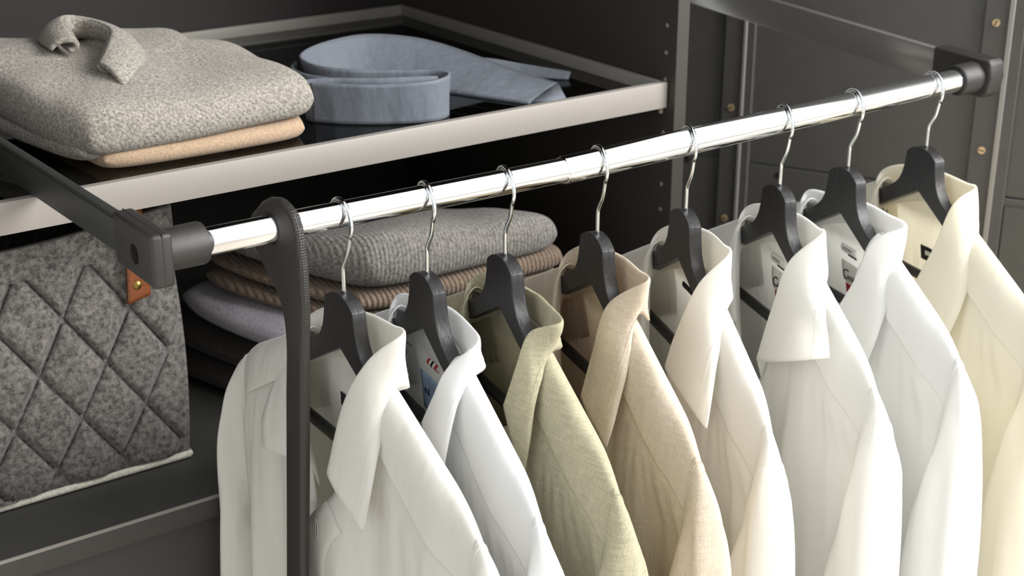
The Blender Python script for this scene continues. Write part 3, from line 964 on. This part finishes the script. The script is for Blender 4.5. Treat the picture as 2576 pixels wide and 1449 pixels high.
# ------------------------------------------------------------------ folded knitwear
def slab(name, quad, zlo, zhi, mat, parent=None, n=(56, 48), pw=7.0, seed=0, soft=0.003, dome=0.0, layers=1, kr=0.16):
    """a soft folded piece: quad = 4 XY corners (front-left, front-right, back-right, back-left);
    zlo / zhi = heights at those corners; rounded rolled edges, gentle lumps"""
    Q = np.array(quad, float)
    zl, zh = np.array(zlo, float), np.array(zhi, float)
    nu, nv = n
    u = 0.5 - 0.5 * np.cos(np.linspace(0, math.pi, nu))
    v = 0.5 - 0.5 * np.cos(np.linspace(0, math.pi, nv))
    bil = lambda A, a, b: A[0] * (1 - a) * (1 - b) + A[1] * a * (1 - b) + A[2] * a * b + A[3] * (1 - a) * b
    V, Fc = [], []
    for L in range(layers):
        f0, f1 = L / layers, (L + 1) / layers
        base = len(V)
        ins = 0.0 if layers == 1 else (0.004 if L % 2 else 0.0)
        top, bot = np.zeros((nu, nv, 3)), np.zeros((nu, nv, 3))
        for i_, a in enumerate(u):
            for j, b in enumerate(v):
                ua, ub = 2 * a - 1, 2 * b - 1
                ea = max(0.0, 1 - abs(2 * a - 1)**(pw * 1.2))
                eb = max(0.0, 1 - abs(2 * b - 1)**pw)
                e = math.sqrt(ea * eb)
                a2, b2 = 0.5 + 0.5 * ua * math.sqrt(1 - kr * ub**4), 0.5 + 0.5 * ub * math.sqrt(1 - kr * ua**4)
                xy = bil(Q, a2, b2)
                w1 = soft * 1.6 * nz3(xy[0] * 11 + seed, xy[1] * 11, seed * 1.3)
                xy = xy + np.array([nz3(xy[1] * 9, seed, L * 2.0), nz3(xy[0] * 8, seed + 5, L * 2.0)]) * soft * 1.5 + np.array([ins, ins])
                l, h = bil(zl, a, b), bil(zh, a, b) + dome * (1 - (2 * a - 1)**2) * (1 - (2 * b - 1)**2)
                l2, h2 = l + (h - l) * f0, l + (h - l) * f1
                mid, hh = (l2 + h2) / 2, (h2 - l2) / 2
                lump = soft * nz3(xy[0] * 16 + seed, xy[1] * 16, 3.3 + seed + L) * e + w1 * e
                top[i_, j] = (xy[0], xy[1], mid + hh * e + lump)
                bot[i_, j] = (xy[0], xy[1], mid - hh * e + (lump * 0.4 if L else 0))
        V += list(top.reshape(-1, 3)) + list(bot.reshape(-1, 3))
        N = nu * nv
        for i_ in range(nu - 1):
            for j in range(nv - 1):
                a = base + i_ * nv + j
                Fc.append((a, a + nv, a + nv + 1, a + 1))
                Fc.append((a + N, a + N + 1, a + N + nv + 1, a + N + nv))
    o = mesh_obj(name, V, Fc, mat, parent)
    bm = bmesh.new()
    bm.from_mesh(o.data)
    bmesh.ops.remove_doubles(bm, verts=bm.verts, dist=0.00005)
    bm.to_mesh(o.data)
    bm.free()
    return o


# beige sweater on the glass shelf, grey polo sweater on top of it
bq = slab('beige_sweater', [(0.012, 0.276), (0.258, 0.270), (0.262, 0.53), (0.012, 0.53)], [ZS] * 4, [0.0075, 0.0085, 0.012, 0.012], 'wool_beige', seed=2, soft=0.0022, pw=16)
bq.location = ON_GLASS
tag(bq, 'beige fine-knit sweater folded flat under the grey polo sweater', 'sweater')
gsw = thing('grey_polo_sweater', 'light grey knitted polo sweater folded with its collar on top', 'sweater', ON_GLASS)
# body: the lower folded layer hangs lower at its left end
slab('folded_body', [(-0.006, 0.286), (0.250, 0.288), (0.262, 0.55), (-0.070, 0.56)], [-0.012, 0.0085, 0.010, 0.000], [0.022, 0.026, 0.030, 0.036], 'wool_grey', gsw, seed=5, soft=0.003, pw=10)
slab('folded_front', [(-0.004, 0.272), (0.266, 0.264), (0.264, 0.545), (-0.072, 0.555)], [-0.003, 0.0080, 0.020, 0.024], [0.050, 0.050, 0.058, 0.090], 'wool_grey', gsw, seed=9, soft=0.004, dome=0.010, pw=16)
slab('shoulder_fold', [(0.085, 0.40), (0.200, 0.40), (0.215, 0.530), (0.085, 0.540)], [0.050, 0.036, 0.040, 0.055], [0.082, 0.070, 0.082, 0.088], 'wool_grey', gsw, seed=14, soft=0.004, pw=3)


def ribbon(name, lower, upper, n, mat, parent, solid=0.004, rows=10, bulge=0.0):
    A, B = spline(lower, n), spline(upper, n)
    t = np.linspace(0, 1, rows)
    P = A[:, None] * (1 - t)[None, :, None] + B[:, None] * t[None, :, None]
    if bulge:
        tang = np.gradient((A + B) / 2, axis=0)
        nr = np.cross(tang, B - A)
        nr /= np.linalg.norm(nr, axis=1)[:, None] + 1e-9
        P = P + nr[:, None] * (bulge * 4 * t * (1 - t))[None, :, None]
    return grid(name, P, mat, parent, solid=solid)


# polo collar: two leaves and a button stand
ribbon('collar', [(0.044, 0.425, 0.082), (0.048, 0.470, 0.083), (0.066, 0.492, 0.082), (0.092, 0.490, 0.080), (0.108, 0.450, 0.076), (0.098, 0.400, 0.070), (0.072, 0.362, 0.063)],
       [(0.050, 0.420, 0.092), (0.054, 0.465, 0.106), (0.068, 0.484, 0.106), (0.086, 0.472, 0.102), (0.094, 0.435, 0.097), (0.076, 0.395, 0.090), (0.054, 0.368, 0.076)], 60, 'wool_grey', gsw, 0.006, 10, 0.005)
ribbon('collar_leaf', [(0.050, 0.420, 0.092), (0.054, 0.465, 0.106), (0.068, 0.484, 0.106), (0.086, 0.472, 0.102), (0.094, 0.435, 0.097), (0.076, 0.395, 0.090), (0.054, 0.368, 0.076)],
       [(0.026, 0.432, 0.084), (0.034, 0.488, 0.084), (0.068, 0.514, 0.083), (0.116, 0.495, 0.078), (0.126, 0.435, 0.073), (0.106, 0.373, 0.066), (0.062, 0.326, 0.060)], 60, 'wool_grey', gsw, 0.005, 12, 0.005)

# ------------------------------------------------------------------ tie
tie = thing('silk_tie', 'blue-grey silk tie loosely coiled on the glass shelf', 'tie', ON_GLASS)
zt = ZS + 0.0006
low = [(0.5351, 0.2585, zt + .001), (0.512, 0.305, zt + .001), (0.487, 0.362, zt), (0.455, 0.415, zt), (0.415, 0.448, zt), (0.370, 0.452, zt), (0.338, 0.425, zt), (0.334, 0.385, zt), (0.358, 0.352, zt), (0.400, 0.322, zt),
       (0.428, 0.300, zt), (0.4315, 0.279, zt), (0.4120, 0.2635, zt), (0.384, 0.2660, zt), (0.345, 0.2855, zt), (0.3138, 0.3100, zt), (0.2880, 0.3400, zt)]
upp = [(0.6159, 0.3116, zt + .003), (0.585, 0.362, zt + .014), (0.545, 0.415, zt + .034), (0.500, 0.452, zt + .050), (0.440, 0.478, zt + .058), (0.378, 0.476, zt + .056), (0.330, 0.444, zt + .053), (0.322, 0.394, zt + .051), (0.352, 0.354, zt + .049), (0.398, 0.324, zt + .048),
       (0.428, 0.302, zt + .048), (0.4340, 0.279, zt + .048), (0.4125, 0.2620, zt + .048), (0.383, 0.2645, zt + .047), (0.344, 0.2840, zt + .046), (0.312, 0.3085, zt + .046), (0.2860, 0.3390, zt + .045)]
ribbon('blade', low, upp, 150, 'tie', tie, 0.0035, 12, 0.0008)
tip_p = [(0.5351, 0.2585, zt + .001), (0.6159, 0.3116, zt + .003), (0.5836, 0.2530, zt + .001)]
o = mesh_obj('blade_tip', [tip_p[0], tip_p[1], tip_p[2], ((tip_p[0][0] + tip_p[1][0]) / 2, (tip_p[0][1] + tip_p[1][1]) / 2, zt + .003)], [(0, 2, 3), (3, 2, 1)], 'tie', tie)
md = o.modifiers.new('thick', 'SOLIDIFY'); md.thickness = 0.0035; md.offset = 0
ribbon('inner_turn', [(0.2880, 0.3400, zt), (0.2880, 0.3520, zt), (0.312, 0.3400, zt), (0.355, 0.3080, zt), (0.405, 0.284, zt), (0.419, 0.279, zt)],
       [(0.2860, 0.3390, zt + .045), (0.2870, 0.3520, zt + .046), (0.312, 0.3410, zt + .047), (0.355, 0.3090, zt + .047), (0.405, 0.285, zt + .047), (0.419, 0.280, zt + .046)], 50, 'tie', tie, 0.003, 8)
ribbon('outer_turn', [(0.400, 0.328, zt), (0.350, 0.362, zt), (0.322, 0.395, zt), (0.318, 0.43, zt), (0.335, 0.452, zt)],
       [(0.398, 0.330, zt + .036), (0.346, 0.364, zt + .038), (0.314, 0.395, zt + .040), (0.311, 0.43, zt + .042), (0.330, 0.456, zt + .043)], 40, 'tie', tie, 0.003, 8)
ribbon('tail', [(0.520, 0.405, zt), (0.565, 0.392, zt), (0.610, 0.368, zt), (0.648, 0.332, zt)], [(0.520, 0.415, zt + .028), (0.567, 0.400, zt + .026), (0.614, 0.373, zt + .016), (0.655, 0.336, zt + .008)], 30, 'tie', tie, 0.003, 6)

# ------------------------------------------------------------------ felt basket with leather straps
bk = thing('felt_basket', 'grey felt storage basket of woven diagonal strips with leather handles', 'basket', (0, 0, ZL))
BX0, BX1, BY0, BY1, BH = -0.275, 0.1155, 0.346, 0.640, 0.298


def basket_pt(s, h):
    """s: perimeter parameter 0..4 (front, right, back, left); h height 0..1 -> outer wall point"""
    bul = 0.010 * math.sin(math.pi * min(1, h * 1.15)) - 0.004 * h
    k, t = int(s) % 4, s % 1.0
    c = [(BX0, BY0), (BX1, BY0), (BX1, BY1), (BX0, BY1)]
    a, b = c[k], c[(k + 1) % 4]
    x, y = a[0] * (1 - t) + b[0] * t, a[1] * (1 - t) + b[1] * t
    nx, ny = [(0, -1), (1, 0), (0, 1), (-1, 0)][k]
    e = math.sin(math.pi * t)**0.5 if 0 < t < 1 else 0
    sagz = -0.016 * math.sin(math.pi * t) * h**3 if k in (0, 2) else 0
    return (x + nx * bul * e + (bul * 0.7 if x > 0 else -bul * 0.7) * (1 - e), y + ny * bul * e, 0.002 + BH * h + sagz)


sv = np.concatenate([k + np.linspace(0, 1, 30, endpoint=False) for k in range(4)])
hv = np.linspace(0, 1, 18)
P = np.array([[basket_pt(s, h) for h in hv] for s in sv])
o = grid('body', P, 'felt', bk, wrap_u=True)
md = o.modifiers.new('thick', 'SOLIDIFY'); md.thickness = 0.006; md.offset = -1
box('bottom', (BX0 + 0.004, BY0 + 0.004, 0.0), (BX1 - 0.004, BY1 - 0.004, 0.005), 'felt', bk)
# folded rim band
P = np.array([[np.array(basket_pt(s, h)) + np.array([0, -0.0035 if s < 1 else 0, 0]) + np.array([0.0035 if 1 <= s < 2 else 0, 0, 0]) for h in (0.872, 0.90, 0.95, 1.0, 1.006)] for s in sv])
o = grid('rim_band', P, 'felt', bk, wrap_u=True)
md = o.modifiers.new('thick', 'SOLIDIFY'); md.thickness = 0.005; md.offset = 0
tube('bottom_piping', [basket_pt(s, 0.012) for s in list(np.linspace(0.0, 0.999, 30)) + list(np.linspace(1.0, 1.999, 20))], 0.0042, 'felt_edge', bk, 10)
# woven diamonds on the front face: each its own pillowed piece
va, vb = np.array([0.040, -0.0595]), np.array([-0.0325, -0.0555])
v0 = np.array([-0.012, -0.180 - ZL])
hb0, hb1 = 0.012, 0.262
for ia in range(-8, 9):
    for ib in range(-8, 9):
        o0 = v0 + ia * va + ib * vb
        ctr = o0 + (va + vb) / 2
        if not (BX0 - 0.02 < ctr[0] < BX1 + 0.02 and hb0 - 0.035 < ctr[1] < hb1 + 0.035):
            continue
        P = np.zeros((9, 9, 3))
        ok = 0
        for a in range(9):
            for b in range(9):
                ta, tb_ = 0.03 + 0.94 * a / 8, 0.03 + 0.94 * b / 8
                pxy = o0 + va * ta + vb * tb_
                x = min(max(pxy[0], BX0 + 0.004), BX1 - 0.003)
                z = min(max(pxy[1], hb0), hb1)
                ok += (x == pxy[0]) and (z == pxy[1])
                q_ = basket_pt((x - BX0) / (BX1 - BX0) * 0.998 + 0.001, (z - 0.002) / BH)
                pil = (1 - (2 * a / 8 - 1)**6) * (1 - (2 * b / 8 - 1)**6)
                over = (a / 8) if (ia + ib) % 2 else (1 - b / 8)
                lift_ = 0.0012 + 0.0036 * pil * (0.5 + 0.5 * over) + 0.0035 * over * (0.4 + 0.6 * pil)
                P[a, b] = (x, q_[1] - lift_, z)
        if ok >= 8:
            grid('felt_strip', P, 'felt', bk, solid=0.0016)
# leather strap with rivet
st = ribbon('strap', [(0.0560, 0.3325, 0.206), (0.0575, 0.3310, 0.24), (0.059, 0.3330, 0.275), (0.0600, 0.3385, 0.300), (0.0605, 0.349, 0.306), (0.061, 0.357, 0.29)],
            [(0.0815, 0.3325, 0.212), (0.0815, 0.3310, 0.24), (0.083, 0.3330, 0.275), (0.0835, 0.3385, 0.300), (0.0840, 0.349, 0.306), (0.0845, 0.357, 0.29)], 30, 'leather', bk, 0.0036, 6)
rv = lathe_x('rivet', [(-0.003, 0.0), (-0.0027, 0.0025), (-0.001, 0.0046), (0.001, 0.0050)], 'rivet', st, 16)
rv.rotation_euler = (0, 0, R(90))
rv.location = (0.0675, 0.3300, 0.2260)

# ------------------------------------------------------------------ stack of folded knitwear on the lower shelf
FQ = lambda fl, frr, br, bl: [fl, frr, br, bl]
o = slab('dark_sweater', FQ((0.255, 0.335), (0.60, 0.315), (0.63, 0.60), (0.165, 0.62)), [ZL] * 4, [-0.318, -0.318, -0.318, -0.296], 'wool_dark', seed=21, soft=0.005, layers=2, pw=9)
tag(o, 'dark brown sweater at the bottom of the folded stack', 'sweater')
o = slab('lilac_grey_shirt', FQ((0.275, 0.318), (0.60, 0.305), (0.63, 0.56), (0.185, 0.565)), [-0.320, -0.320, -0.320, -0.300], [-0.274, -0.276, -0.278, -0.246], 'wool_lilac', seed=23, soft=0.006, layers=1, pw=8)
tag(o, 'pale lilac-grey shirt folded between dark and brown knitwear', 'shirt')
o = slab('brown_sweater', FQ((0.318, 0.300), (0.622, 0.290), (0.63, 0.48), (0.205, 0.535)), [-0.276, -0.280, -0.280, -0.250], [-0.224, -0.222, -0.228, -0.206], 'wool_brown', seed=25, soft=0.003, layers=2, pw=12)
tag(o, 'ribbed brown sweater folded below the grey ribbed sweater', 'sweater')
o = slab('grey_ribbed_sweater', FQ((0.328, 0.292), (0.612, 0.296), (0.590, 0.40), (0.215, 0.515)), [-0.224, -0.222, -0.226, -0.206], [-0.150, -0.178, -0.186, -0.168], 'wool_grey_low', seed=27, soft=0.004, layers=1, dome=0.006, pw=9)
tag(o, 'mid-grey ribbed sweater topping the folded stack under the rail', 'sweater')
